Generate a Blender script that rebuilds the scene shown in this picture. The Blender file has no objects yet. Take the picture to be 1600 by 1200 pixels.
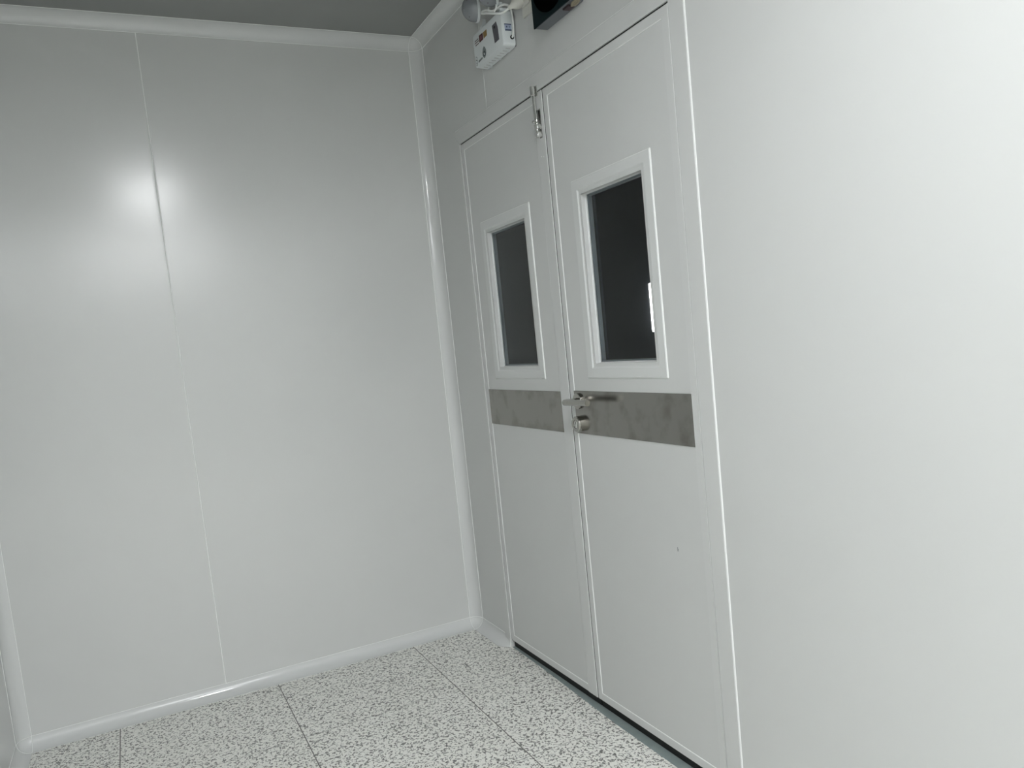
import bpy, bmesh, math, random
from mathutils import Vector, Matrix

# ------------------------------------------------------------------ camera
scene = bpy.context.scene
COL = scene.collection
YAW, PITCH, ROLL = 0.4375, -0.0911, -0.1032
CAM = Vector((-1.3437, -3.2008, 1.3112))
FWD = Vector((math.sin(YAW)*math.cos(PITCH), math.cos(YAW)*math.cos(PITCH), math.sin(PITCH)))
R0 = Vector((math.cos(YAW), -math.sin(YAW), 0)); U0 = R0.cross(FWD)
RT = math.cos(ROLL)*R0 + math.sin(ROLL)*U0
UP = -math.sin(ROLL)*R0 + math.cos(ROLL)*U0
cam_d = bpy.data.cameras.new('camera')
cam = bpy.data.objects.new('camera', cam_d); COL.objects.link(cam)
M = Matrix.Identity(4)
for i in range(3):
    M[i][0] = RT[i]; M[i][1] = UP[i]; M[i][2] = -FWD[i]; M[i][3] = CAM[i]
cam.matrix_world = M
cam_d.sensor_width = 36.0; cam_d.sensor_fit = 'HORIZONTAL'
cam_d.lens = 1195.3162/1600*36.0
cam_d.shift_x = 38.21/1600; cam_d.shift_y = 41.28/1600
cam_d.clip_start = 0.02
scene.camera = cam

# ------------------------------------------------------------------ world, exposure
w = bpy.data.worlds.new('world'); scene.world = w; w.use_nodes = True
w.node_tree.nodes['Background'].inputs[0].default_value = (0.5, 0.55, 0.6, 1)
w.node_tree.nodes['Background'].inputs[1].default_value = 0.0
vs = scene.view_settings
vs.view_transform = 'Standard'; vs.look = 'None'; vs.gamma = 1; vs.use_curve_mapping = False
vs.exposure = 0.17
LAMP_POWER = 104.0            # ceiling panel above and behind the camera
FILL_FAR = 9.3  # added rear panel, unseen, brightens the back wall

H = 2.6317; W = 1.8627; YB = -8.0          # room height, width, rear end
r = 0.0456                                 # cove radius
SEAM = -1.1328

# ------------------------------------------------------------------ materials
def mat(name, col, rough=0.5, metal=0.0, spec=0.5, ior=1.45, coat=0.0, emit=None, es=0.0):
    m = bpy.data.materials.new(name); m.use_nodes = True
    b = m.node_tree.nodes['Principled BSDF']
    b.inputs['Base Color'].default_value = (*col, 1)
    b.inputs['Roughness'].default_value = rough
    b.inputs['Metallic'].default_value = metal
    b.inputs['Specular IOR Level'].default_value = spec
    b.inputs['IOR'].default_value = ior
    b.inputs['Coat Weight'].default_value = coat
    if emit:
        b.inputs['Emission Color'].default_value = (*emit, 1)
        b.inputs['Emission Strength'].default_value = es
    return m

def nodes(m):
    return m.node_tree.nodes, m.node_tree.links, m.node_tree.nodes['Principled BSDF']

def mix_noise(m, c1, c2, scale, lo=0.35, hi=0.65, rough=None, detail=3, coord='Object', stretch=None):
    n, l, b = nodes(m)
    tc = n.new('ShaderNodeTexCoord'); no = n.new('ShaderNodeTexNoise')
    no.inputs['Scale'].default_value = scale; no.inputs['Detail'].default_value = detail
    src = tc.outputs[coord]
    if stretch:
        mp = n.new('ShaderNodeMapping'); mp.inputs['Scale'].default_value = stretch
        l.new(src, mp.inputs['Vector']); src = mp.outputs[0]
    l.new(src, no.inputs['Vector'])
    rp = n.new('ShaderNodeValToRGB')
    rp.color_ramp.elements[0].position = lo; rp.color_ramp.elements[0].color = (*c1, 1)
    rp.color_ramp.elements[1].position = hi; rp.color_ramp.elements[1].color = (*c2, 1)
    l.new(no.outputs['Fac'], rp.inputs['Fac']); l.new(rp.outputs['Color'], b.inputs['Base Color'])
    if rough:
        mr = n.new('ShaderNodeMapRange')
        mr.inputs['To Min'].default_value = rough[0]; mr.inputs['To Max'].default_value = rough[1]
        l.new(no.outputs['Fac'], mr.inputs['Value']); l.new(mr.outputs[0], b.inputs['Roughness'])
    return m

WALLC = (0.61, 0.625, 0.61)
M_wall = mat('painted_steel_panel', WALLC, 0.42, spec=0.8)
mix_noise(M_wall, (0.613, 0.623, 0.612), (0.619, 0.629, 0.618), 6, rough=(0.205, 0.218))
def wall_bump(m, strength, dist):
    n, l, b = nodes(m)
    tc = n.new('ShaderNodeTexCoord'); mp = n.new('ShaderNodeMapping'); no = n.new('ShaderNodeTexNoise')
    mp.inputs['Scale'].default_value = (1, 1, 0.6)
    no.inputs['Scale'].default_value = 2.2; no.inputs['Detail'].default_value = 1.0
    l.new(tc.outputs['Object'], mp.inputs['Vector']); l.new(mp.outputs[0], no.inputs['Vector'])
    bp = n.new('ShaderNodeBump'); bp.inputs['Strength'].default_value = strength; bp.inputs['Distance'].default_value = dist
    l.new(no.outputs['Fac'], bp.inputs['Height']); l.new(bp.outputs[0], b.inputs['Normal'])
wall_bump(M_wall, 0.06, 0.005)
def wall_dent(m, cx, cz, dx, dz, su, sv, h):
    """a shallow crease in the sheet steel"""
    n, l, b = nodes(m)
    def mt(op, a, bb=0.0):
        x = n.new('ShaderNodeMath'); x.operation = op
        for i, v in enumerate((a, bb)):
            if isinstance(v, (int, float)): x.inputs[i].default_value = v
            else: l.new(v, x.inputs[i])
        return x.outputs[0]
    tc = n.new('ShaderNodeTexCoord'); sp = n.new('ShaderNodeSeparateXYZ'); l.new(tc.outputs['Object'], sp.inputs[0])
    X = mt('SUBTRACT', sp.outputs[0], cx); Z = mt('SUBTRACT', sp.outputs[2], cz)
    U = mt('DIVIDE', mt('ADD', mt('MULTIPLY', X, dx), mt('MULTIPLY', Z, dz)), su)
    V = mt('DIVIDE', mt('SUBTRACT', mt('MULTIPLY', Z, dx), mt('MULTIPLY', X, dz)), sv)
    e = mt('EXPONENT', mt('MULTIPLY', mt('ADD', mt('MULTIPLY', U, U), mt('MULTIPLY', V, V)), -1.0))
    bp = n.new('ShaderNodeBump'); bp.inputs['Strength'].default_value = 1.0; bp.inputs['Distance'].default_value = h
    l.new(e, bp.inputs['Height'])
    prev = b.inputs['Normal'].links[0].from_socket
    l.new(prev, bp.inputs['Normal']); l.new(bp.outputs[0], b.inputs['Normal'])
wall_dent(M_wall, -0.20, 2.015, 0.933, 0.359, 0.11, 0.020, 0.0012)
wall_dent(M_wall, -0.22, 0.72, 0.636, 0.77, 0.24, 0.035, 0.0010)
M_wallr = mat('painted_steel_panel_matt', (0.615, 0.625, 0.614), 0.42)
M_ceil = mat('ceiling_panel_shaded', (0.60, 0.63, 0.605), 0.55)
mix_noise(M_ceil, (0.29, 0.30, 0.29), (0.30, 0.31, 0.30), 5)  # same panels as the walls, darkened to hold the ceiling's shade
M_door = mat('painted_door_steel', WALLC, 0.40)
mix_noise(M_door, (0.607, 0.617, 0.607), (0.615, 0.625, 0.615), 5, rough=(0.36, 0.42))
M_alu = mat('powder_coated_aluminium', (0.628, 0.638, 0.629), 0.36)
M_frame = mat('painted_frame_profile', (0.615, 0.625, 0.614), 0.42)
M_wframe = mat('window_frame_aluminium', (0.66, 0.675, 0.665), 0.30)
M_cove = mat('cove_profile_aluminium', (0.65, 0.662, 0.655), 0.11)
M_sealglint = mat('white_seal_and_glint', (0.86, 0.88, 0.86), 0.5)  # real sealant, and white lines painted as lit door edges
M_black = mat('black_rubber', (0.008, 0.009, 0.009), 0.6)
M_dark = mat('unlit_room_dark', (0.028, 0.034, 0.042), 0.7)  # darkness of the unlit room put into the panel colour
M_thresh = mat('grey_green_sill', (0.26, 0.31, 0.30), 0.35)
mix_noise(M_thresh, (0.24, 0.29, 0.285), (0.28, 0.33, 0.32), 30, rough=(0.3, 0.45))
M_steel = mat('brushed_stainless_plate', (0.30, 0.29, 0.265), 0.36, metal=1.0)
mix_noise(M_steel, (0.24, 0.23, 0.205), (0.33, 0.322, 0.30), 13, 0.30, 0.50, rough=(0.24, 0.17), detail=4)
M_chrome = mat('satin_stainless', (0.46, 0.45, 0.42), 0.13, metal=1.0)
M_bolt = mat('polished_chrome', (0.70, 0.70, 0.68), 0.05, metal=1.0)
M_boltback = mat('shaded_backing_steel', (0.34, 0.34, 0.33), 0.2, metal=1.0)  # steel darkened to hold the shadow behind the bolt and inside the lock
M_white = mat('white_plastic', (0.70, 0.74, 0.745), 0.35)
M_socket = mat('ivory_plastic', (0.62, 0.62, 0.57), 0.4)
M_lampgrey = mat('frosted_grey_plastic', (0.22, 0.235, 0.25), 0.25, coat=0.3)
M_lens = mat('clear_lens_plastic', (0.55, 0.58, 0.60), 0.15)
M_cord = mat('white_cable', (0.84, 0.86, 0.84), 0.4)
M_greylab = mat('grey_label', (0.11, 0.11, 0.125), 0.5)
M_vent = mat('shaded_vent', (0.52, 0.53, 0.53), 0.6)
M_ink = mat('dark_ink', (0.06, 0.08, 0.085), 0.6)
M_inkg = mat('grey_ink', (0.20, 0.23, 0.23), 0.6)
M_red = mat('dark_red_print', (0.06, 0.015, 0.018), 0.6)
M_yel = mat('ochre_print', (0.26, 0.17, 0.06), 0.6)
M_blue = mat('slate_blue_print', (0.06, 0.08, 0.14), 0.6)
M_bluel = mat('pale_blue_print', (0.36, 0.42, 0.56), 0.5)
M_teal = mat('dark_teal_plastic', (0.004, 0.012, 0.0135), 0.6, spec=0.15)
M_disc = mat('matt_black_disc', (0.0015, 0.0015, 0.0015), 0.9, spec=0.0)
M_boxgrey = mat('grey_housing_plastic', (0.13, 0.14, 0.155), 0.5)
M_spacer = mat('grey_spacer_bar', (0.27, 0.29, 0.30), 0.4)
M_maroon = mat('maroon_terminal', (0.035, 0.018, 0.022), 0.5)
M_tan = mat('tan_wire_sleeve', (0.27, 0.24, 0.17), 0.6)

def glass(name, tint):
    m = bpy.data.materials.new(name); m.use_nodes = True
    b = m.node_tree.nodes['Principled BSDF']
    b.inputs['Base Color'].default_value = (*tint, 1)
    b.inputs['Roughness'].default_value = 0.02
    b.inputs['IOR'].default_value = 1.25
    b.inputs['Transmission Weight'].default_value = 1.0
    return m
M_glass = glass('window_glass', (0.90, 0.96, 0.98))

# floor: pale vinyl tile with dark squiggly flecks and thin joints
M_floor = mat('speckled_vinyl_tile', (0.6, 0.6, 0.56), 0.38)
def build_floor_mat(m):
    n, l, b = nodes(m)
    def math_(op, a, bb=None, c=None):
        x = n.new('ShaderNodeMath'); x.operation = op
        for i, v in enumerate((a, bb, c)):
            if v is None: continue
            if isinstance(v, (int, float)): x.inputs[i].default_value = v
            else: l.new(v, x.inputs[i])
        return x.outputs[0]
    def noise(sc, det, vec, rough=0.5, dist=0.0):
        x = n.new('ShaderNodeTexNoise'); x.inputs['Scale'].default_value = sc
        x.inputs['Detail'].default_value = det; x.inputs['Roughness'].default_value = rough
        x.inputs['Distortion'].default_value = dist
        l.new(vec, x.inputs['Vector']); return x.outputs['Fac']
    def step(v, lo, hi):
        x = n.new('ShaderNodeMapRange'); x.inputs['From Min'].default_value = lo; x.inputs['From Max'].default_value = hi
        l.new(v, x.inputs['Value']); return x.outputs[0]
    tc = n.new('ShaderNodeTexCoord'); sep = n.new('ShaderNodeSeparateXYZ'); l.new(tc.outputs['Object'], sep.inputs[0])
    X, Y = sep.outputs[0], sep.outputs[1]
    # each tile gets its own patch of the pattern
    tx = math_('FLOOR', math_('DIVIDE', math_('ADD', X, 0.348), 0.5895))
    ty = math_('FLOOR', math_('DIVIDE', math_('ADD', Y, 0.555), 0.573))
    off = n.new('ShaderNodeCombineXYZ')
    l.new(math_('MULTIPLY', tx, 3.71), off.inputs[0]); l.new(math_('MULTIPLY', ty, 5.13), off.inputs[1])
    add = n.new('ShaderNodeVectorMath'); add.operation = 'ADD'
    l.new(tc.outputs['Object'], add.inputs[0]); l.new(off.outputs[0], add.inputs[1])
    V = add.outputs[0]
    n1 = noise(60, 1.0, V, 0.4, 0.6)
    n2 = noise(60, 2.0, V, 0.6, 0.3)
    n3 = noise(108, 1.5, V, 0.5, 0.8)
    worm = step(math_('ABSOLUTE', math_('SUBTRACT', n1, 0.50)), 0.064, 0.044)
    gate = step(n3, 0.47, 0.50)
    fleck = math_('MULTIPLY', worm, gate)
    blob = step(n3, 0.61, 0.64)
    f = math_('MAXIMUM', fleck, math_('MULTIPLY', blob, 0.9))
    c = n.new('ShaderNodeMix'); c.data_type = 'RGBA'
    big = noise(3, 2, V)
    base = n.new('ShaderNodeMix'); base.data_type = 'RGBA'
    base.inputs[6].default_value = (0.82, 0.815, 0.765, 1); base.inputs[7].default_value = (0.87, 0.87, 0.83, 1)
    l.new(big, base.inputs[0])
    dk = n.new('ShaderNodeMix'); dk.data_type = 'RGBA'
    dk.inputs[6].default_value = (0.10, 0.10, 0.095, 1); dk.inputs[7].default_value = (0.26, 0.26, 0.24, 1)
    l.new(step(n2, 0.4, 0.6), dk.inputs[0])
    l.new(f, c.inputs[0]); l.new(base.outputs[2], c.inputs[6]); l.new(dk.outputs[2], c.inputs[7])
    # joints
    wob = math_('MULTIPLY', math_('SUBTRACT', noise(9, 3, tc.outputs['Object']), 0.5), 0.006)
    fx = math_('ABSOLUTE', math_('SUBTRACT', math_('FRACT', math_('DIVIDE', math_('ADD', X, 0.348-0.29475), 0.5895)), 0.5))
    fy = math_('ABSOLUTE', math_('SUBTRACT', math_('FRACT', math_('DIVIDE', math_('ADD', math_('ADD', Y, wob), 0.555-0.2865), 0.573)), 0.5))
    jx = step(math_('MULTIPLY', fx, 0.5895), 0.0024, 0.0012)
    jy = math_('MULTIPLY', step(math_('MULTIPLY', fy, 0.573), 0.0019, 0.0006), 0.75)
    j = math_('MAXIMUM', jx, jy)
    c2 = n.new('ShaderNodeMix'); c2.data_type = 'RGBA'
    c2.inputs[7].default_value = (0.13, 0.125, 0.115, 1)
    l.new(j, c2.inputs[0]); l.new(c.outputs[2], c2.inputs[6])
    l.new(c2.outputs[2], b.inputs['Base Color'])
build_floor_mat(M_floor)

# ------------------------------------------------------------------ helpers
def finish(name, bm, m, parent=None, smooth=False, mats=None, ang=35):
    bmesh.ops.recalc_face_normals(bm, faces=bm.faces[:])
    me = bpy.data.meshes.new(name); bm.to_mesh(me); bm.free()
    for x in (mats or [m]): me.materials.append(x)
    if smooth:
        for p in me.polygons: p.use_smooth = True
        me.set_sharp_from_angle(angle=math.radians(ang))
    o = bpy.data.objects.new(name, me); COL.objects.link(o)
    if parent: o.parent = parent
    return o

def props(o, label=None, cat=None, group=None, kind=None):
    if label: o['label'] = label
    if cat: o['category'] = cat
    if group: o['group'] = group
    if kind: o['kind'] = kind
    return o

def empty(name, loc):
    o = bpy.data.objects.new(name, None); COL.objects.link(o); o.location = loc
    o.empty_display_size = 0.05
    return o

def reparent(root, kids):
    """keep world placement of parts built in world coordinates"""
    for k in kids:
        k.parent = root
        k.matrix_parent_inverse = Matrix.Translation(root.location).inverted()

def add_box(bm, lo, hi, bev=0.0, seg=1):
    b = bmesh.new()
    bmesh.ops.create_cube(b, size=1.0)
    for v in b.verts:
        v.co = Vector([(lo[i]+hi[i])/2 + v.co[i]*(hi[i]-lo[i]) for i in range(3)])
    if bev > 0:
        bmesh.ops.bevel(b, geom=b.edges[:], offset=bev, segments=seg, profile=0.5, affect='EDGES')
    merge(bm, b)

def merge(bm, b, mtx=None):
    if mtx is not None: bmesh.ops.transform(b, matrix=mtx, verts=b.verts[:])
    vm = {v: bm.verts.new(v.co) for v in b.verts}
    for f in b.faces:
        try:
            nf = bm.faces.new([vm[v] for v in f.verts]); nf.material_index = f.material_index
        except ValueError: pass
    b.free()

def add_grid(bm, rows, close_u=False, close_v=False):
    """rows: list of lists of points; quads between"""
    vr = [[bm.verts.new(p) for p in row] for row in rows]
    nu, nv = len(vr), len(vr[0])
    for i in range(nu if close_u else nu-1):
        for j in range(nv if close_v else nv-1):
            a, b_, c, d = vr[i][j], vr[i][(j+1) % nv], vr[(i+1) % nu][(j+1) % nv], vr[(i+1) % nu][j]
            if len({a, b_, c, d}) == 4: bm.faces.new((a, b_, c, d))
    return vr

def add_cyl(bm, c0, c1, rad, seg=32, rad2=None, bev=0.0):
    c0, c1 = Vector(c0), Vector(c1); ax = (c1-c0); L = ax.length; ax.normalize()
    if rad2 is None: rad2 = rad
    prof = [(0, 0), (rad-bev, 0), (rad, bev), (rad2, L-bev), (rad2-bev, L), (0, L)] if bev > 0 else [(0, 0), (rad, 0), (rad2, L), (0, L)]
    add_lathe(bm, prof, c0, ax, seg)

def add_lathe(bm, prof, origin, axis, seg=32):
    axis = Vector(axis).normalized(); q = axis.to_track_quat('Z', 'Y')
    rows = []
    for (rad, h) in prof:
        if rad <= 1e-7: rows.append([bm.verts.new(Vector(origin)+q @ Vector((0, 0, h)))])
        else: rows.append([bm.verts.new(Vector(origin)+q @ Vector((rad*math.cos(2*math.pi*k/seg), rad*math.sin(2*math.pi*k/seg), h))) for k in range(seg)])
    for a, b_ in zip(rows[:-1], rows[1:]):
        for k in range(seg):
            k2 = (k+1) % seg
            if len(a) == 1 and len(b_) == 1: continue
            if len(a) == 1: bm.faces.new((a[0], b_[k], b_[k2]))
            elif len(b_) == 1: bm.faces.new((a[k], a[k2], b_[0]))
            else: bm.faces.new((a[k], a[k2], b_[k2], b_[k]))

def smooth_path(pts, n=8):
    P = [Vector(p) for p in pts]; P = [2*P[0]-P[1]] + P + [2*P[-1]-P[-2]]
    out = []
    for i in range(1, len(P)-2):
        for k in range(n):
            t = k/n; a, b_, c, d = P[i-1], P[i], P[i+1], P[i+2]
            out.append(0.5*((2*b_) + (-a+c)*t + (2*a-5*b_+4*c-d)*t*t + (-a+3*b_-3*c+d)*t**3))
    out.append(P[-2]); return out

def add_tube(bm, pts, rad, seg=10, sq=None):
    pts = [Vector(p) for p in pts]
    rows = []; nrm = None
    for i, p in enumerate(pts):
        t = (pts[min(i+1, len(pts)-1)] - pts[max(i-1, 0)]).normalized()
        if nrm is None:
            nrm = t.orthogonal().normalized()
        nrm = (nrm - t*nrm.dot(t)).normalized(); bn = t.cross(nrm)
        rr = rad if not callable(rad) else rad(i/(len(pts)-1))
        rows.append([p + nrm*rr*math.cos(2*math.pi*k/seg) + bn*rr*math.sin(2*math.pi*k/seg) for k in range(seg)])
    vr = add_grid(bm, rows, close_v=True)
    bm.faces.new(vr[0]); bm.faces.new(vr[-1][::-1])

def rect_ring(bm, y0, y1, z0, z1, prof):
    """mitred rectangular frame on a wall x=0; prof = (inset, x) points, closed loop"""
    rows = []
    for (sy, sz) in ((0, 0), (1, 0), (1, 1), (0, 1)):
        row = []
        for (u, x) in prof:
            y = (y0+u) if sy == 0 else (y1-u)
            z = (z0+u) if sz == 0 else (z1-u)
            row.append((x, y, z))
        rows.append(row)
    add_grid(bm, rows, close_u=True, close_v=True)

def add_poly(bm, pts, thick):
    """flat outline extruded by the vector thick"""
    a = [bm.verts.new(p) for p in pts]; b_ = [bm.verts.new(Vector(p)+Vector(thick)) for p in pts]
    bm.faces.new(a); bm.faces.new(b_[::-1])
    for i in range(len(a)):
        j = (i+1) % len(a); bm.faces.new((a[i], a[j], b_[j], b_[i]))

# ------------------------------------------------------------------ floor and ceiling
bm = bmesh.new(); add_box(bm, (-W-0.08, YB-0.08, -0.06), (0.0, 0.08, 0)); o = finish('floor', bm, M_floor); props(o, kind='structure')
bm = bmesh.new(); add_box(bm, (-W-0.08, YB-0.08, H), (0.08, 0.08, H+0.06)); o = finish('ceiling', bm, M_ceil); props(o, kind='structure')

# door opening in the right wall
D0, DC, D1 = -0.334, -0.995, -1.6336       # slots: far edge, meeting line, near edge
FO0, FO1, FT = -0.2767, -1.6921, 2.1616    # outer edge of the door frame
LB, LT = 0.0338, 2.10

# back wall: two panels meeting at the seam, each with a slightly turned-in edge
def panel_face(bm, xa, xb, z0, z1, turn_a, turn_b, depth=0.05):
    """panel on y=0 whose face rolls back a hair near its joint"""
    xs = [xa]; ys = [0.0]
    n = 10; wd = 0.017
    fn = lambda t: 0.00042*(1-t)**3
    A = [(xa + wd*(k/n), fn(k/n) if turn_a else 0) for k in range(n+1)]
    B = [(xb - wd*(1-k/n), fn(1-k/n) if turn_b else 0) for k in range(n+1)]
    row = A + B
    rows = [[(x, y, z) for (x, y) in row] for z in (z0, z1)]
    add_grid(bm, rows)
    rows = [[(x, depth, z) for (x, y) in row] for z in (z0, z1)]
    add_grid(bm, rows)
    add_grid(bm, [[(xa, A[0][1], z0), (xa, depth, z0)], [(xa, A[0][1], z1), (xa, depth, z1)]])
    add_grid(bm, [[(xb, B[-1][1], z0), (xb, depth, z0)], [(xb, B[-1][1], z1), (xb, depth, z1)]])
bm = bmesh.new()
panel_face(bm, -W-0.06, SEAM-0.0007, 0, H, False, True)
panel_face(bm, SEAM+0.0007, 0.06, 0, H, True, False)
wall_back = finish('wall_back', bm, M_wall, smooth=True); props(wall_back, kind='structure')
bm = bmesh.new()
add_tube(bm, [(SEAM, 0.0006, 0.03), (SEAM, 0.0006, H-0.03)], 0.0019, 8)
o = finish('sealant_joint', bm, M_sealglint, wall_back); o['label'] = 'thin white sealant line between wall panels'

# right wall around the door opening
bm = bmesh.new()
add_box(bm, (0, D0+0.012, 0), (0.05, 0.05, H))
add_box(bm, (0, D1-0.012, LT+0.012), (0.05, D0+0.012, H))
add_box(bm, (0, YB-0.05, 0), (0.05, D1-0.012, H))
wall_right = finish('wall_right', bm, M_wallr); props(wall_right, kind='structure')
bm = bmesh.new()
add_tube(bm, [(0.0002, -0.595, FT), (0.0002, -0.592, H-0.03)], 0.0013, 8)
o = finish('sealant_joint', bm, M_sealglint, wall_right)

bm = bmesh.new(); add_box(bm, (-W-0.05, YB-0.05, 0), (-W, 0.05, H)); o = finish('wall_left', bm, M_wall); props(o, kind='structure')
bm = bmesh.new(); add_box(bm, (-W-0.05, YB-0.05, 0), (0.05, YB, H)); o = finish('wall_front', bm, M_wall); props(o, kind='structure')

# ------------------------------------------------------------------ coves
NS = 14
def arc(n=NS): return [math.pi/2*k/n for k in range(n+1)]
LIP = 0.0016
def cove(name, corner, ua, ub, p0, p1, taper=None):
    """concave quarter cove. corner: function t->corner point; ua, ub unit vectors from the corner along the two surfaces"""
    ua, ub = Vector(ua), Vector(ub)
    bm = bmesh.new()
    p0, p1 = Vector(p0), Vector(p1)
    steps = [0.0, 1.0] if not taper else [0.0] + taper
    def section(p, ra, rb):
        c = p + ua*ra + ub*rb
        pts = [p + ub*rb + ua*0.0]                          # edge on surface b side
        # arc from surface b-edge (point on surface 'a plane' ...) to the other
        for a in arc():
            pts.append(c - ua*(ra-LIP)*math.cos(a) - ub*(rb-LIP)*math.sin(a))
        pts.append(p + ua*ra)
        pts.append(p)
        return pts
    rows = []
    for (t, ra, rb) in (taper or [(0, r, r), (1, r, r)]):
        rows.append(section(p0.lerp(p1, t), ra, rb))
    vr = add_grid(bm, rows, close_v=True)
    bm.faces.new(vr[0]); bm.faces.new(vr[-1][::-1])
    o = finish(name, bm, M_cove, smooth=True); props(o, kind='structure')
    return o

def bead(parent, pts, rad=0.0013):
    bm = bmesh.new(); add_tube(bm, pts, rad, 8)
    return finish('seal_glint_bead', bm, M_sealglint, parent)

# floor coves
bb = cove('baseboard_back', None, (0, -1, 0), (0, 0, 1), (-W+r, 0, 0), (-r, 0, 0))
bead(bb, [(-W+r, -0.0002, r), (-r, -0.0002, r)])
L_end = 0.2767
tp = [(0, r, r)]
ya, yb = -0.262, -0.3255
full = abs(yb + r)
tp.append(((abs(ya)-r)/full, r, r))
for k in range(1, 9):
    s = k/8
    y = abs(ya) + (abs(yb)-abs(ya))*math.sin(math.pi/2*s)
    tp.append(((y-r)/full, max(0.006, r*math.cos(math.pi/2*s)), r - 0.009*s))
br = cove('baseboard_right', None, (-1, 0, 0), (0, 0, 1), (0, -r, 0), (0, yb, 0), taper=tp)
bead(br, [(-0.0002, -r, r), (-0.0002, -0.262, r), (-0.0002, -0.30, r-0.005), (-0.0025, -0.323, 0.037)])
bead(br, [(-0.004, -0.3255, 0.036), (-0.005, -0.3262, 0.018), (-0.006, -0.3262, 0.0)], 0.0015)
br2 = cove('baseboard_front', None, (-1, 0, 0), (0, 0, 1), (0, FO1, 0), (0, YB, 0))
bl = cove('baseboard_left', None, (1, 0, 0), (0, 0, 1), (-W, -r, 0), (-W, YB, 0))
bead(bl, [(-W+0.0002, -r, r), (-W+0.0002, YB, r)])
# vertical corner coves
t2 = cove('trim_1', None, (-1, 0, 0), (0, -1, 0), (0, 0, r), (0, 0, H-r))
bead(t2, [(-r, -0.0002, r), (-r, -0.0002, H-r)], 0.0019); bead(t2, [(-0.0002, -r, r), (-0.0002, -r, H-r)], 0.0017)
t3 = cove('trim_2', None, (1, 0, 0), (0, -1, 0), (-W, 0, r), (-W, 0, H-r))
bead(t3, [(-W+r, -0.0002, r), (-W+r, -0.0002, H-r)]); bead(t3, [(-W+0.0002, -r, r), (-W+0.0002, -r, H-r)])
# ceiling coves
t4 = cove('trim_3', None, (0, -1, 0), (0, 0, -1), (-W+r, 0, H), (-r, 0, H))
bead(t4, [(-W+r, -0.0002, H-r), (-r, -0.0002, H-r)]); bead(t4, [(-W+r, -r, H-0.0002), (-r, -r, H-0.0002)])
t5 = cove('trim_4', None, (-1, 0, 0), (0, 0, -1), (0, -r, H), (0, YB, H))
bead(t5, [(-0.0002, -r, H-r), (-0.0002, YB, H-r)]); bead(t5, [(-r, -r, H-0.0002), (-r, YB, H-0.0002)])
t6 = cove('trim_5', None, (1, 0, 0), (0, 0, -1), (-W, -r, H), (-W, YB, H))
bead(t6, [(-W+r, -r, H-0.0002), (-W+r, YB, H-0.0002)])

# concave ball corners where three coves meet
def ball(name, cx, cz, sx, sz):
    c = Vector((cx, -r, cz)); bm = bmesh.new(); rr = r-LIP; n = 12
    rows = []
    for i in range(n+1):
        ph = math.pi/2*i/n
        rows.append([c + Vector((sx*rr*math.cos(ph)*math.cos(th), rr*math.cos(ph)*math.sin(th), sz*rr*math.sin(ph))) for th in [math.pi/2*j/n for j in range(n+1)]])
    add_grid(bm, rows)
    bmesh.ops.remove_doubles(bm, verts=bm.verts[:], dist=1e-6)
    o = finish(name, bm, M_cove, smooth=True); props(o, kind='structure')
    k = rr-0.0004; A = [math.pi/2*j/16 for j in range(17)]
    bead(o, [c + Vector((sx*k*math.cos(a), k*math.sin(a), 0)) for a in A], 0.0009)
    bead(o, [c + Vector((sx*k*math.cos(a), 0, sz*k*math.sin(a))) for a in A], 0.0009)
    bead(o, [c + Vector((0, k*math.cos(a), sz*k*math.sin(a))) for a in A], 0.0009)
    return o
ball('trim_6', -r, r, 1, -1)
ball('trim_7', -r, H-r, 1, 1)
ball('trim_8', -W+r, r, -1, -1)
ball('trim_9', -W+r, H-r, -1, 1)

# ------------------------------------------------------------------ door frame (flat, proud of the wall, chamfered outer edge)
FP = 0.0042
bm = bmesh.new()
def jamb(y_out, y_in):
    s = 1 if y_in > y_out else -1
    cs = [(0.0, y_out), (-FP+0.0004, y_out+s*0.0012), (-FP, y_out+s*0.002), (-FP, y_in-s*0.0012), (-FP+0.0012, y_in), (0.05, y_in), (0.05, y_out+s*0.0)]
    return cs
for yo, yi in ((FO0, D0+0.0015), (FO1, D1-0.0015)):
    cs = jamb(yo, yi); s = 1 if yi > yo else -1
    rows = []
    for (z, mit) in ((0.0, False), (1, True)):
        row = []
        for (x, y) in cs:
            inset = abs(y-yo); full = abs(yi-yo)
            zz = 0.0 if not mit else (FT-0.0) - (FT-(LT+0.002))*(inset/full)
            row.append((x, y, zz))
        rows.append(row)
    vr = add_grid(bm, rows, close_v=True); bm.faces.new(vr[0]); bm.faces.new(vr[1][::-1])
hz = [(0.0, 0.0), (-FP+0.0012, 0.0012), (-FP, 0.0028), (-FP, 1.0), (0.05, 1.0), (0.05, 0.0)]
rows = []
for yo, yi in ((FO0, D0+0.0015), (FO1, D1-0.0015)):
    row = []
    hh = FT-(LT+0.004)
    for (x, t) in hz:
        u = t if t in (0.0, 1.0) else t/hh
        row.append((x, yo+(yi-yo)*u, FT-hh*u))
    rows.append(row)
vr = add_grid(bm, rows, close_v=True); bm.faces.new(vr[0]); bm.faces.new(vr[1][::-1])
frame = finish('trim_10', bm, M_frame); props(frame, kind='structure')
bead(frame, [(-0.0006, FO0-0.02, FT+0.0006), (-0.0006, FO1, FT+0.0006)], 0.0012)
bead(frame, [(-0.0008, FO1-0.0004, 0.0), (-0.0008, FO1-0.0004, FT)], 0.0011)
bead(frame, [(-FP+0.0006, D0+0.0016, 0.0), (-FP+0.0006, D0+0.0016, LT)], 0.0008)  # white bead painted as light on the jamb's inner edge
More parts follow.
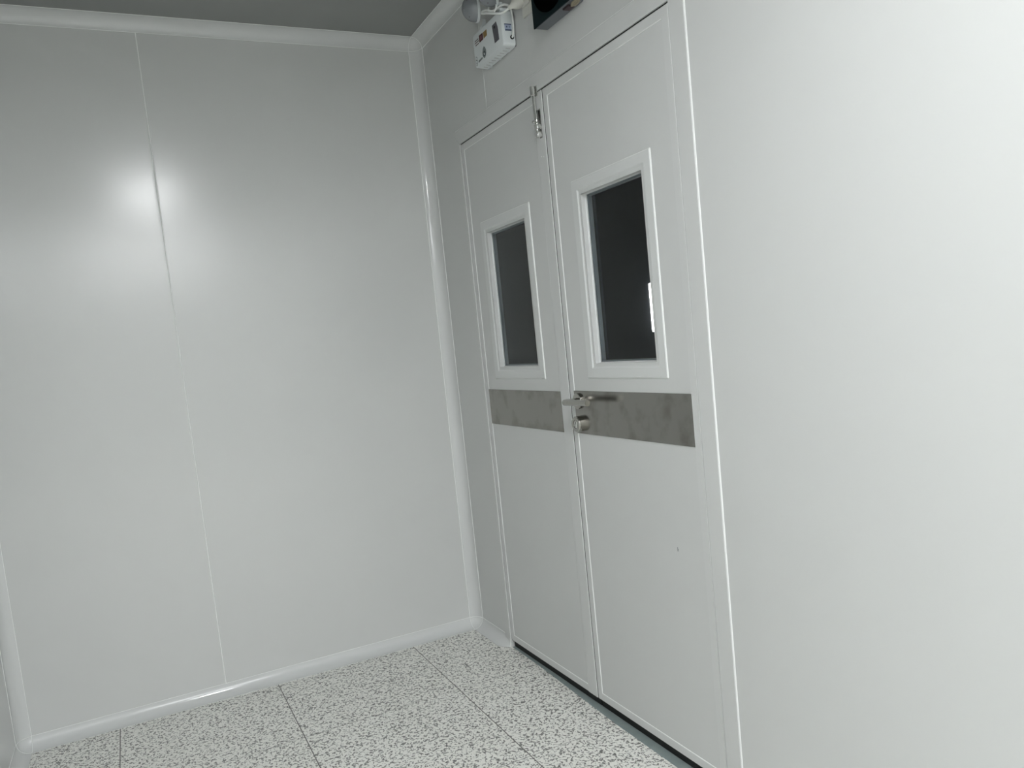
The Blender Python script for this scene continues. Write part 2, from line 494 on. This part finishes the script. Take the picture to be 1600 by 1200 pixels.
# rebate stop behind the leaves, dark rubber seal
bm = bmesh.new()
add_box(bm, (0.012, D0-0.002, LB), (0.045, D0+0.0015, LT)); add_box(bm, (0.012, D1-0.0015, LB), (0.045, D1+0.002, LT))
add_box(bm, (0.0012, D1, LT+0.0005), (0.045, D0, LT+0.0042))
add_box(bm, (0.0004, D1-0.0015, LB), (0.02, D1+0.0006, LT)); add_box(bm, (0.0004, D0-0.0025, LB), (0.02, D0-0.0010, LT))
add_box(bm, (-0.0010, DC-0.0024, LB), (0.02, DC-0.0002, LT+0.002))
o = finish('rubber_seal', bm, M_black, frame)
# keeper cup of the tower bolt on the frame head
bm = bmesh.new()
add_box(bm, (-0.006, -0.973, 2.088), (-FP, -0.943, 2.122), 0.0008)
add_cyl(bm, (-0.013, -0.958, 2.090), (-0.013, -0.958, 2.120), 0.0095, 20, bev=0.001)
o = finish('bolt_keeper', bm, M_bolt, frame, smooth=True)

# ------------------------------------------------------------------ door leaves
TH = 0.045; PR = 0.0016           # leaf thickness, edge profile proud of the panel
def leaf(name, ya, yb, win, stile_right, plate_y, label):
    """ya = far edge, yb = near edge (more negative)"""
    gap = 0.0025
    ya -= gap; yb += gap
    y_lo, y_hi = yb, ya
    z0, z1 = LB, LT
    kids = []
    ins = 0.0275
    wy0, wy1, wz0, wz1 = win       # outer edge of the window frame
    # panel with the window opening
    bm = bmesh.new()
    cut = 0.046
    a0, a1, b0, b1 = wy0+cut, wy1-cut, wz0+cut, wz1-cut
    add_box(bm, (0, y_lo+0.01, z0+0.01), (TH, y_hi-0.01, b0)); add_box(bm, (0, y_lo+0.01, b1), (TH, y_hi-0.01, z1-0.01))
    add_box(bm, (0, y_lo+0.01, b0), (TH, a0, b1)); add_box(bm, (0, a1, b0), (TH, y_hi-0.01, b1))
    kids.append(finish('door_panel', bm, M_door))
    # edge profile, mitred
    bm = bmesh.new()
    p = [(0.0, TH), (0.0, 0.0005), (0.0018, -PR), (ins-0.0018, -PR), (ins, 0.0), (ins, 0.003), (0.012, 0.003), (0.012, TH)]
    rect_ring(bm, y_lo, y_hi, z0, z1, p)
    kids.append(finish('edge_profile', bm, M_alu))
    # white line drawn as the light on the profile's inner edge
    for q in ([(y_hi-ins, z0+ins), (y_hi-ins, z1-ins)], [(y_hi-ins, z1-ins), (y_lo+(0.06 if stile_right else ins), z1-ins)],
              [(y_hi-ins, z0+ins), (y_lo+(0.06 if stile_right else ins), z0+ins)]):
        bm = bmesh.new(); add_tube(bm, [(-0.0002, q[0][0], q[0][1]), (-0.0002, q[1][0], q[1][1])], 0.0014, 8)
        kids.append(finish('seal_glint_bead', bm, M_sealglint))
    eb = bmesh.new(); add_tube(eb, [(-PR+0.0002, y_lo, z0+0.001), (-PR+0.0002, y_lo, z1-0.001)], 0.0010 if stile_right else 0.0007, 8)  # white bead stands for light caught by the leaf's near edge
    kids.append(finish('seal_glint_bead', eb, M_sealglint))
    if stile_right:                # meeting stile that covers the profile on the inactive leaf
        bm = bmesh.new()
        cs = [(-PR-0.0004, y_lo+0.0030), (-PR+0.0014, y_lo-0.0002), (0.0005, y_lo-0.0004), (0.0005, y_lo+0.0605), (-0.0006, y_lo+0.0600), (-PR-0.0004, y_lo+0.052)]
        vr = add_grid(bm, [[(x, y, z0+0.0005) for x, y in cs], [(x, y, z1-0.0005) for x, y in cs]], close_v=True)
        bm.faces.new(vr[0]); bm.faces.new(vr[1][::-1])
        kids.append(finish('meeting_stile', bm, M_alu))
        for (yy, zz) in ((-0.958, 1.895), (-0.972, 1.892)):
            bm = bmesh.new(); add_cyl(bm, (-PR-0.0001, yy, zz), (-PR-0.0012, yy, zz), 0.0016, 12)
            kids.append(finish('screw', bm, M_sealglint))
    # window frame: chamfer, flat flange, bullnose into the recess
    P = [(0.0, 0.0), (0.0022, -0.0034), (0.0300, -0.0034), (0.0322, -0.0022), (0.0345, -0.0008), (0.0370, 0.0010),
         (0.0395, 0.0033), (0.0417, 0.0060), (0.0435, 0.0090), (0.0450, 0.0122), (0.0462, 0.0155), (0.0470, 0.0186)]
    P += [(0.0490, 0.0186), (0.0490, 0.0205), (0.030, 0.0205), (0.0, 0.0008)]
    bm = bmesh.new(); rect_ring(bm, wy0, wy1, wz0, wz1, P)
    wf = finish('window_frame', bm, M_wframe, smooth=True, ang=20); kids.append(wf)
    A = [(wy0, wz0), (wy1, wz0), (wy1, wz1), (wy0, wz1)]
    for i, j in ((0, 1), (2, 3), (3, 0)):
        bm = bmesh.new(); add_tube(bm, [(-0.0006, *A[i]), (-0.0006, *A[j])], 0.0013, 8)
        o = finish('seal_glint_bead', bm, M_sealglint); kids.append(o)
    # double glazing with spacer bar
    bm = bmesh.new(); add_box(bm, (0.0210, wy0+0.04, wz0+0.04), (0.0250, wy1-0.04, wz1-0.04)); pane = finish('window_pane', bm, M_glass); kids.append(pane)
    bm = bmesh.new(); rect_ring(bm, wy0, wy1, wz0, wz1, [(0.0465, 0.0255), (0.0535, 0.0255), (0.0535, 0.0370), (0.0465, 0.0370)])
    kids.append(finish('glazing_spacer', bm, M_spacer))
    bm = bmesh.new(); rect_ring(bm, wy0, wy1, wz0, wz1, [(0.0465, 0.0371), (0.0535, 0.0371), (0.0535, 0.0416), (0.0465, 0.0416)])
    kids.append(finish('glazing_gasket', bm, M_black))
    bm = bmesh.new(); rect_ring(bm, wy0, wy1, wz0, wz1, [(0.047, 0.0418), (0.050, 0.0418), (0.050, 0.052), (0.020, 0.052), (0.020, 0.0455), (0.047, 0.0455)])
    kids.append(finish('rear_window_frame', bm, M_dark))
    # stainless push plate
    py0, py1, pz0, pz1 = plate_y
    bm = bmesh.new(); add_box(bm, (-0.0019, py0, pz0), (-0.0001, py1, pz1), 0.0004)
    pl = finish('push_plate', bm, M_steel); pl['label'] = 'smudged grey stainless steel plate'; kids.append(pl)
    # black drop seal under the leaf
    bm = bmesh.new(); add_box(bm, (0.012, y_lo, 0.0015), (0.040, y_hi, LB+0.001)); kids.append(finish('bottom_seal', bm, M_black))
    root = empty(name, (0, (ya+yb)/2, 0)); reparent(root, kids)
    props(root, label, 'door', kind='structure')
    return root, kids

door1, k1 = leaf('door_1', D0, DC, (-0.8410, -0.4430, 1.1545, 1.7710), True, (-0.9345, -0.3640, 0.9690, 1.1110),
                 'light grey metal door leaf with small window beside the room corner, chrome bolt at top')
door2, k2 = leaf('door_2', DC, D1, (-1.5170, -1.1190, 1.1575, 1.7755), False, (-1.6065, -1.0215, 0.9720, 1.1150),
                 'light grey metal door leaf with small window and lever handle')

# small paint chip low on the near leaf
bm = bmesh.new(); add_box(bm, (-0.0004, -1.4970, 0.664), (0.0002, -1.4945, 0.676)); add_box(bm, (-0.0004, -1.4990, 0.668), (0.0002, -1.4970, 0.6705))
o = finish('paint_chip', bm, M_inkg); reparent(door2, [o])

# tower bolt on the far leaf
def attach(root, o): reparent(root, [o]); return o
bm = bmesh.new()
add_box(bm, (-0.0045, -0.978, 1.952), (-PR-0.0005, -0.962, 2.045), 0.001)
body = attach(door1, finish('bolt', bm, M_boltback, smooth=False))
body['label'] = 'chrome tower bolt'
def bsub(name, bm, m=M_bolt, smooth=True):
    o = finish(name, bm, m, smooth=smooth); o.parent = body; return o
bm = bmesh.new(); add_cyl(bm, (-0.013, -0.964, 2.012), (-0.013, -0.958, 2.112), 0.0064, 16, bev=0.0008); bsub('bolt_rod', bm)
bm = bmesh.new(); add_cyl(bm, (-0.013, -0.966, 1.958), (-0.013, -0.966, 2.012), 0.0045, 16, bev=0.0008); bsub('bolt_rod', bm)
for z_, h_ in ((1.955, 0.018), (1.981, 0.016)):
    bm = bmesh.new(); add_box(bm, (-0.020, -0.976, z_), (-0.003, -0.956, z_+h_), 0.0012, 2); bsub('bolt_bracket', bm)
bm = bmesh.new(); add_cyl(bm, (-0.013, -0.966, 2.003), (-0.032, -0.972, 2.003), 0.0042, 16, bev=0.001); bsub('bolt_knob', bm)

# lever handle
HY, HZ = -1.047, 1.081
bm = bmesh.new()
add_lathe(bm, [(0, 0), (0.0262, 0), (0.0262, 0.0068), (0.0245, 0.0085), (0.0115, 0.0085), (0.0115, 0.012), (0, 0.012)], (-0.0019, HY, HZ), (-1, 0, 0), 40)
rose = attach(door2, finish('door_handle', bm, M_chrome, smooth=True)); rose['label'] = 'satin steel lever handle'
bm = bmesh.new()
pts = [(-0.008, HY, HZ), (-0.030, HY, HZ+0.001), (-0.046, HY, HZ+0.002)]
for k in range(1, 9):
    a = math.pi/2*k/8
    pts.append((-0.046-0.016*math.sin(a), HY-0.016*(1-math.cos(a)), HZ+0.0025))
pts += [(-0.062, HY-0.045, HZ+0.003), (-0.062, HY-0.09, HZ+0.004), (-0.062, HY-0.146, HZ+0.0045)]
add_tube(bm, pts, 0.0098, 24)
lev = finish('lever', bm, M_chrome, smooth=True); lev.parent = rose
# lock cylinder
LY, LZ = -1.0485, 1.006
bm = bmesh.new()
add_lathe(bm, [(0, 0), (0.0262, 0), (0.0262, 0.0185), (0.0235, 0.0215), (0.0150, 0.0215), (0.0150, 0.0185), (0, 0.0185)], (-0.0019, LY, LZ), (-1, 0, 0), 40)
lock = attach(door2, finish('door_lock', bm, M_chrome, smooth=True)); lock['label'] = 'round satin steel lock rosette'
bm = bmesh.new()
add_cyl(bm, (-0.018, LY, LZ+0.004), (-0.0225, LY, LZ+0.004), 0.0085, 24, bev=0.0006)
add_box(bm, (-0.0230, LY-0.0045, LZ-0.013), (-0.018, LY+0.0045, LZ), 0.0008)
bmx = bmesh.new(); add_cyl(bmx, (-0.0190, LY, LZ), (-0.0210, LY, LZ), 0.0149, 28); ox = finish('lock_recess', bmx, M_boltback); ox.parent = lock
o = finish('lock_cylinder', bm, M_bolt, smooth=True); o.parent = lock
bm = bmesh.new(); add_box(bm, (-0.0229, LY-0.001, LZ-0.0035), (-0.0224, LY+0.001, LZ+0.0095)); o = finish('keyhole', bm, M_black); o.parent = lock

# sill strip in the doorway
bm = bmesh.new(); add_poly(bm, [(0.05, D0, 0), (0.0, D0, 0), (-0.003, -0.60, 0), (-0.022, -1.12, 0), (-0.024, D1, 0), (0.05, D1, 0)], (0, 0, 0.0012))
o = finish('trim_11', bm, M_thresh); props(o, kind='structure')
bm = bmesh.new(); add_box(bm, (0.0, D1-0.02, -0.06), (0.06, D0+0.02, 0.0)); o = finish('trim_12', bm, M_dark); props(o, kind='structure')

# ------------------------------------------------------------------ unlit room beyond the doors, its darkness put into wall and ceiling colour
bm = bmesh.new()
X1 = 2.12; Y0_, Y1_ = -3.2, 2.4
add_box(bm, (0.06, Y0_, -0.06), (X1, Y1_, 0.0)); o = finish('floor', bm, M_floor); props(o, kind='structure')
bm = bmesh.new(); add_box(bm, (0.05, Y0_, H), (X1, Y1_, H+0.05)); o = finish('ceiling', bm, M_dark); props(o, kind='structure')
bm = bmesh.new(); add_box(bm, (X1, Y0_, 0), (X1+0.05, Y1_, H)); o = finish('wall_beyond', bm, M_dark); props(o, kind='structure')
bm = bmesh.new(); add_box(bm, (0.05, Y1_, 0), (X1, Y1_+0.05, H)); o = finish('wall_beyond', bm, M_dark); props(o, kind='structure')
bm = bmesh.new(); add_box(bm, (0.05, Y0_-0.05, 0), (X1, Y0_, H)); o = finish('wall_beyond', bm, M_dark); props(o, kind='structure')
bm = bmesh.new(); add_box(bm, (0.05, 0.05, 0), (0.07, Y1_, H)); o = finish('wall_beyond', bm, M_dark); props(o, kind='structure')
# upright tube lamp on the far wall of that room
M_tube = mat('lit_tube', (1, 1, 1), 0.4, emit=(1.0, 0.95, 0.9), es=9.0)
tl = empty('tube_light', (X1, 1.165, 1.235))
kk = []
bm = bmesh.new(); add_box(bm, (X1-0.02, 1.145, 1.235), (X1, 1.205, 1.61), 0.003); kk.append(finish('lamp_base', bm, M_white))
bm = bmesh.new(); add_cyl(bm, (X1-0.045, 1.175, 1.25), (X1-0.045, 1.175, 1.59), 0.026, 20, bev=0.004); kk.append(finish('lamp_tube', bm, M_tube, smooth=True))
reparent(tl, kk)
props(tl, 'bright white upright tube lamp seen through the near door window', 'lamp')

# ------------------------------------------------------------------ emergency light
FX = -0.050
y0, y1, z0, z1 = -0.8610, -0.6320, 2.2860, 2.4050
parts = []
bm = bmesh.new()
b = bmesh.new(); bmesh.ops.create_cube(b, size=1.0)
for v in b.verts:
    fx = v.co.x < 0
    t = 0.0025 if fx else 0
    v.co = Vector((FX if fx else -0.0035, (y0+t if v.co.y < 0 else y1-t), (z0+t if v.co.z < 0 else z1-t)))
bmesh.ops.bevel(b, geom=[e for e in b.edges if abs(e.verts[0].co.x-e.verts[1].co.x) > 0.01], offset=0.012, segments=5, profile=0.5, affect='EDGES')
bmesh.ops.bevel(b, geom=[e for e in b.edges if e.verts[0].co.x < FX+0.001 and e.verts[1].co.x < FX+0.001], offset=0.004, segments=3, profile=0.5, affect='EDGES')
merge(bm, b)
housing = finish('housing', bm, M_white, smooth=True); parts.append(housing)
bm = bmesh.new(); add_box(bm, (-0.0045, y0+0.004, z0+0.002), (-0.0002, y1-0.004, z1-0.004)); parts.append(finish('back_plate', bm, M_greylab))
def decal(name, pts, m, x=FX-0.0004, lab=None):
    bm = bmesh.new(); add_poly(bm, [(x, yy, zz) for yy, zz in pts], (0.0006, 0, 0))
    o = finish(name, bm, m); o.parent = housing
    if lab: o['label'] = lab
    return o
decal('grey_panel', [(-0.7905, 2.3770), (-0.8225, 2.3790), (-0.8310, 2.3570), (-0.8335, 2.3165), (-0.8000, 2.3155), (-0.7930, 2.356)], M_greylab, lab='dark grey instruction panel')
bm = bmesh.new(); add_cyl(bm, (FX, -0.8085, 2.3655), (FX-0.0016, -0.8085, 2.3655), 0.0042, 20); o = finish('test_button', bm, M_black); o.parent = housing
decal('red_sticker', [(-0.6860, 2.3850), (-0.7160, 2.3840), (-0.7165, 2.3615), (-0.6865, 2.3605)], M_red, lab='dark red square sticker')
decal('yellow_sticker', [(-0.7200, 2.3830), (-0.7480, 2.3830), (-0.7480, 2.3630), (-0.7205, 2.3620)], M_yel, lab='ochre square sticker')
decal('sticker_print', [(-0.6930, 2.3800), (-0.7100, 2.3800), (-0.7100, 2.3660), (-0.6930, 2.3660)], mat('rose_print', (0.17, 0.075, 0.08), 0.6), x=FX-0.0009)
random.seed(3)
bm = bmesh.new()
for row_, (zz, ya_, yb_) in enumerate(((2.3790, -0.6500, -0.6790), (2.3720, -0.6480, -0.6790), (2.3640, -0.6540, -0.6740))):
    yy = ya_
    while yy > yb_:
        wd = random.uniform(0.003, 0.006)
        add_poly(bm, [(FX-0.0004, yy, zz), (FX-0.0004, yy-wd, zz), (FX-0.0004, yy-wd, zz-0.0035), (FX-0.0004, yy, zz-0.0035)], (0.0006, 0, 0)); yy -= wd+0.0018
o = finish('red_lettering', bm, M_red); o.parent = housing
# shield emblem and wordmark, bottom left of the face
def ringpoly(cy, cz, s, pts): return [(cy-s*a, cz+s*b_) for a, b_ in pts]
SH = [(0, 1.25), (0.55, 0.85), (0.85, 0.25), (0.85, -0.35), (0.5, -0.85), (0, -1.15), (-0.5, -0.85), (-0.85, -0.35), (-0.85, 0.25), (-0.55, 0.85)]
decal('shield_emblem', ringpoly(-0.7150, 2.3170, 0.0170, SH), M_inkg, lab='dark grey shield emblem')
decal('shield_emblem', ringpoly(-0.7155, 2.3130, 0.0095, [(math.cos(a), math.sin(a)) for a in [2*math.pi*k/16 for k in range(16)]]), M_ink, x=FX-0.0008)
decal('shield_emblem', ringpoly(-0.7155, 2.3130, 0.0050, [(0.9, 0.6), (0, -0.2), (-0.9, 0.8), (-0.5, -0.9), (0.5, -0.9)]), M_white, x=FX-0.0012)
bm = bmesh.new()
add_poly(bm, [(FX-0.0004, -0.6650, 2.3060), (FX-0.0004, -0.6980, 2.3085), (FX-0.0004, -0.6980, 2.3020), (FX-0.0004, -0.6650, 2.2990)], (0.0006, 0, 0))
for (cy, cz, s) in ((-0.6500, 2.3190, 0.0055), (-0.6520, 2.3080, 0.0050), (-0.6500, 2.2990, 0.0035)):
    for k in range(9):
        a = -2.2+k*0.5
        y_, z_ = cy-s*math.cos(a), cz+s*math.sin(a)
        add_poly(bm, [(FX-0.0004, y_+0.001, z_+0.0014), (FX-0.0004, y_-0.0012, z_+0.0010), (FX-0.0004, y_-0.0010, z_-0.0014), (FX-0.0004, y_+0.0012, z_-0.0010)], (0.0006, 0, 0))
o = finish('grey_lettering', bm, M_inkg); o.parent = housing
# blue-barred sticker and cable hole on the near side
def side_decal(name, x0, x1, za, zb, m, yy=y0-0.0003+0.0006, lab=None):
    bm = bmesh.new(); add_box(bm, (x0, yy-0.0006, za), (x1, yy+0.004, zb)); o = finish(name, bm, m); o.parent = housing
    if lab: o['label'] = lab
    return o
side_decal('side_sticker', -0.0390, -0.0150, 2.3370, 2.3570, M_bluel, lab='pale blue sticker with dark bars')
side_decal('side_sticker_print', -0.0400, -0.0150, 2.3545, 2.3575, M_blue, y0-0.0002)
side_decal('side_sticker_print', -0.0385, -0.0150, 2.3355, 2.3395, M_blue, y0-0.0002)
side_decal('side_sticker_print', -0.0345, -0.0300, 2.3450, 2.3500, M_blue, y0-0.0002)
side_decal('side_sticker_print', -0.0230, -0.0210, 2.3450, 2.3505, M_blue, y0-0.0002)
bm = bmesh.new(); add_cyl(bm, (-0.0150, y0+0.002, 2.3150), (-0.0150, y0-0.0014, 2.3150), 0.0072, 24); o = finish('cable_hole', bm, M_black); o.parent = housing
# vents and clips underneath
bm = bmesh.new()
for i_ in range(9):
    yy = y0+0.022+i_*0.022
    add_box(bm, (-0.030, yy, z0-0.0003+0.0004), (-0.014, yy+0.004, z0+0.004))
o = finish('vent_slots', bm, M_vent); o.parent = housing
for yy in (-0.82, -0.752, -0.68):
    bm = bmesh.new(); add_box(bm, (-0.010, yy, z0-0.0030), (-0.003, yy+0.010, z0+0.004), 0.001); o = finish('clip', bm, M_white); o.parent = housing
# two round lamp heads, turned back to the wall, each on a bracket
def head(cy, cz, cx, axis):
    kids = []
    Rr = 0.044; ax = Vector(axis).normalized()
    bm = bmesh.new()
    prof = [(0, -0.047)] + [(Rr*math.sin(a), -0.047*math.cos(a)) for a in [math.pi/2*k/12 for k in range(1, 13)]]
    prof += [(Rr, 0.004), (0, 0.004)]
    add_lathe(bm, prof, (cx, cy, cz), ax, 40)
    hd = finish('lamp_head', bm, M_lampgrey, smooth=True); kids.append(hd)
    bm = bmesh.new()
    prof = [(Rr-0.002, 0.000), (Rr+0.0022, 0.0005), (Rr+0.0028, 0.004), (Rr+0.0010, 0.0090), (Rr-0.005, 0.0105), (Rr-0.007, 0.006), (Rr-0.002, 0.000)]
    add_lathe(bm, prof, (cx, cy, cz), ax, 48)
    o = finish('rim', bm, M_white, smooth=True); o.parent = hd
    bm = bmesh.new(); add_lathe(bm, [(0, 0.009), (0.02, 0.0085), (Rr-0.006, 0.006), (Rr-0.006, 0.004), (0, 0.004)], (cx, cy, cz), ax, 40)
    o = finish('lens', bm, M_lens, smooth=True); o.parent = hd
    q = ax.to_track_quat('Z', 'Y')
    for (ph, el) in ((2.6, 0.85), (4.3, 0.95), (0.6, 0.9), (3.4, 0.35)):
        d = Vector((math.sin(el)*math.cos(ph)*Rr, math.sin(el)*math.sin(ph)*Rr, -0.047*math.cos(el)))
        p_ = Vector((cx, cy, cz))+q @ d; nn = (q @ Vector((d.x, d.y, d.z))).normalized()
        bm = bmesh.new(); add_cyl(bm, p_-nn*0.001, p_+nn*0.0012, 0.0022, 10); o = finish('screw', bm, M_greylab); o.parent = hd
    return kids
parts += head(-0.704, 2.470, -0.064, (0.93, -0.25, 0.05))
parts += head(-0.828, 2.470, -0.062, (0.88, -0.30, 0.30))
for cy in (-0.700, -0.832):
    bm = bmesh.new()
    add_box(bm, (-0.046, cy-0.010, z1-0.003), (-0.018, cy+0.010, z1+0.007), 0.002, 2)
    add_box(bm, (-0.038, cy-0.004, z1), (-0.026, cy+0.004, z1+0.034), 0.002, 2)
    parts.append(finish('lamp_bracket', bm, M_white))
bm = bmesh.new(); add_box(bm, (-0.046, -0.852, z1-0.003), (-0.012, -0.826, z1+0.009), 0.003, 2); parts.append(finish('lamp_bracket', bm, M_white))
# cord: out of the side hole, up over the top, folded loop, across to the plug
cord = smooth_path([(-0.0150, y0+0.004, 2.3150), (-0.0150, y0-0.006, 2.3180), (-0.0120, y0-0.0085, 2.345), (-0.0110, y0-0.0075, 2.385), (-0.016, y0-0.004, 2.412),
                    (-0.030, -0.850, 2.424), (-0.045, -0.836, 2.418), (-0.060, -0.822, 2.412), (-0.066, -0.800, 2.424), (-0.068, -0.775, 2.432), (-0.069, -0.763, 2.431),
                    (-0.070, -0.768, 2.425), (-0.069, -0.800, 2.4135), (-0.066, -0.845, 2.394), (-0.060, -0.885, 2.379), (-0.054, -0.908, 2.379), (-0.048, -0.925, 2.384)], 8)
bm = bmesh.new(); add_tube(bm, cord, 0.0034, 10)
cd = finish('power_cord', bm, M_cord, smooth=True); parts.append(cd)
bm = bmesh.new(); 
lp = smooth_path([(-0.060, -0.826, 2.402), (-0.066, -0.812, 2.412), (-0.064, -0.806, 2.432), (-0.056, -0.812, 2.444), (-0.050, -0.828, 2.440), (-0.052, -0.838, 2.420), (-0.060, -0.834, 2.404)], 6)
add_tube(bm, lp, 0.0026, 8)
o = finish('cable_tie', bm, M_cord, smooth=True); o.parent = cd
# plug: tapered body leaning out of the outlet
bm = bmesh.new()
add_lathe(bm, [(0, 0), (0.006, 0.0), (0.0085, 0.012), (0.0155, 0.020), (0.0195, 0.030), (0.0195, 0.052), (0, 0.053)], (-0.052, -0.918, 2.382), (0.78, -0.48, 0.34), 28)
o = finish('plug', bm, M_socket, smooth=True); o.parent = cd; o['label'] = 'ivory round plug'
em = empty('emergency_light', (0, (y0+y1)/2, z0)); reparent(em, parts)
props(em, 'white twin-head emergency light box with grey round lamps and looped white cord above the doors', 'emergency light')

# outlet plate
bm = bmesh.new(); add_box(bm, (-0.009, -1.005, 2.347), (-0.0005, -0.931, 2.462), 0.003, 2)
pl = finish('outlet_plate', bm, M_socket, smooth=True)
bm = bmesh.new(); add_box(bm, (-0.013, -0.990, 2.375), (-0.008, -0.940, 2.435), 0.002, 2); p2 = finish('outlet_insert', bm, M_socket, smooth=True)
ou = empty('power_outlet', (0, -0.966, 2.347)); reparent(ou, [pl, p2]); props(ou, 'ivory wall outlet plate behind the plug, left of the dark wall box', 'outlet')

# dark box with a round black disc
by0, by1, bz0, bz1 = -1.2740, -1.0625, 2.2570, 2.4660
bm = bmesh.new(); add_box(bm, (-0.046, by0+0.001, bz0+0.001), (-0.0003, by1-0.001, bz1-0.001), 0.0015); h_ = finish('housing', bm, M_boxgrey)
bm = bmesh.new(); add_box(bm, (-0.050, by0, bz0), (-0.0455, by1, bz1), 0.0008); f_ = finish('face_plate', bm, M_teal)
bm = bmesh.new(); add_lathe(bm, [(0, 0), (0.100, 0.0), (0.100, 0.003), (0.098, 0.005), (0.0, 0.005)], (-0.050, -1.176, 2.3700), (-1, 0, 0), 64); d_ = finish('round_disc', bm, M_disc, smooth=True)
bm = bmesh.new(); add_box(bm, (-0.036, -1.243, bz0-0.0045), (-0.012, -1.212, bz0+0.002), 0.002, 2); t_ = finish('terminal', bm, M_maroon)
kk = [h_, f_, d_, t_]
for i_ in range(3):
    bm = bmesh.new()
    add_tube(bm, smooth_path([(-0.024, -1.240-0.003*i_, bz0-0.001), (-0.020-0.006*i_, -1.262, bz0-0.005+0.001*i_), (-0.018-0.005*i_, -1.280-0.004*i_, bz0+0.004), (-0.012, -1.286-0.004*i_, bz0+0.03+0.01*i_), (-0.006, -1.283, bz0+0.06)], 6), 0.0036, 8)
    kk.append(finish('wire', bm, M_tan, smooth=True))
bx = empty('wall_box', (0, -1.168, bz0)); reparent(bx, kk)
props(bx, 'dark teal square wall box with a large round black disc, above the door frame', 'wall box')

# ------------------------------------------------------------------ overhead ceiling lamp of this room, and an added fill panel behind the viewer
def ceiling_light(x, y, sx, sy, power, label, skirt=0.03):
    m = mat('lit_diffuser', (0.9, 0.9, 0.9), 0.5, emit=(0.97, 0.985, 1.0), es=power)
    bm = bmesh.new()
    for a in ((x-sx-0.015, y-sy-0.015, x+sx+0.015, y-sy), (x-sx-0.015, y+sy, x+sx+0.015, y+sy+0.015), (x-sx-0.015, y-sy, x-sx, y+sy), (x+sx, y-sy, x+sx+0.015, y+sy)):
        add_box(bm, (a[0], a[1], H-skirt), (a[2], a[3], H-0.0002), 0.001)
    fr = finish('lamp_frame', bm, M_white)
    bm = bmesh.new(); add_box(bm, (x-sx, y-sy, H-0.022), (x+sx, y+sy, H-0.010)); df = finish('diffuser', bm, m)
    e = empty('ceiling_light', (x, y, H)); reparent(e, [fr, df]); props(e, label, 'ceiling lamp')
ceiling_light(-1.01, -2.83, 0.13, 0.17, LAMP_POWER, 'lit white ceiling panel nearest the doors')
ceiling_light(-0.95, -6.0, 0.72, 1.50, FILL_FAR, 'added unseen fill panel under the ceiling towards the rear end of the room', 0.06)
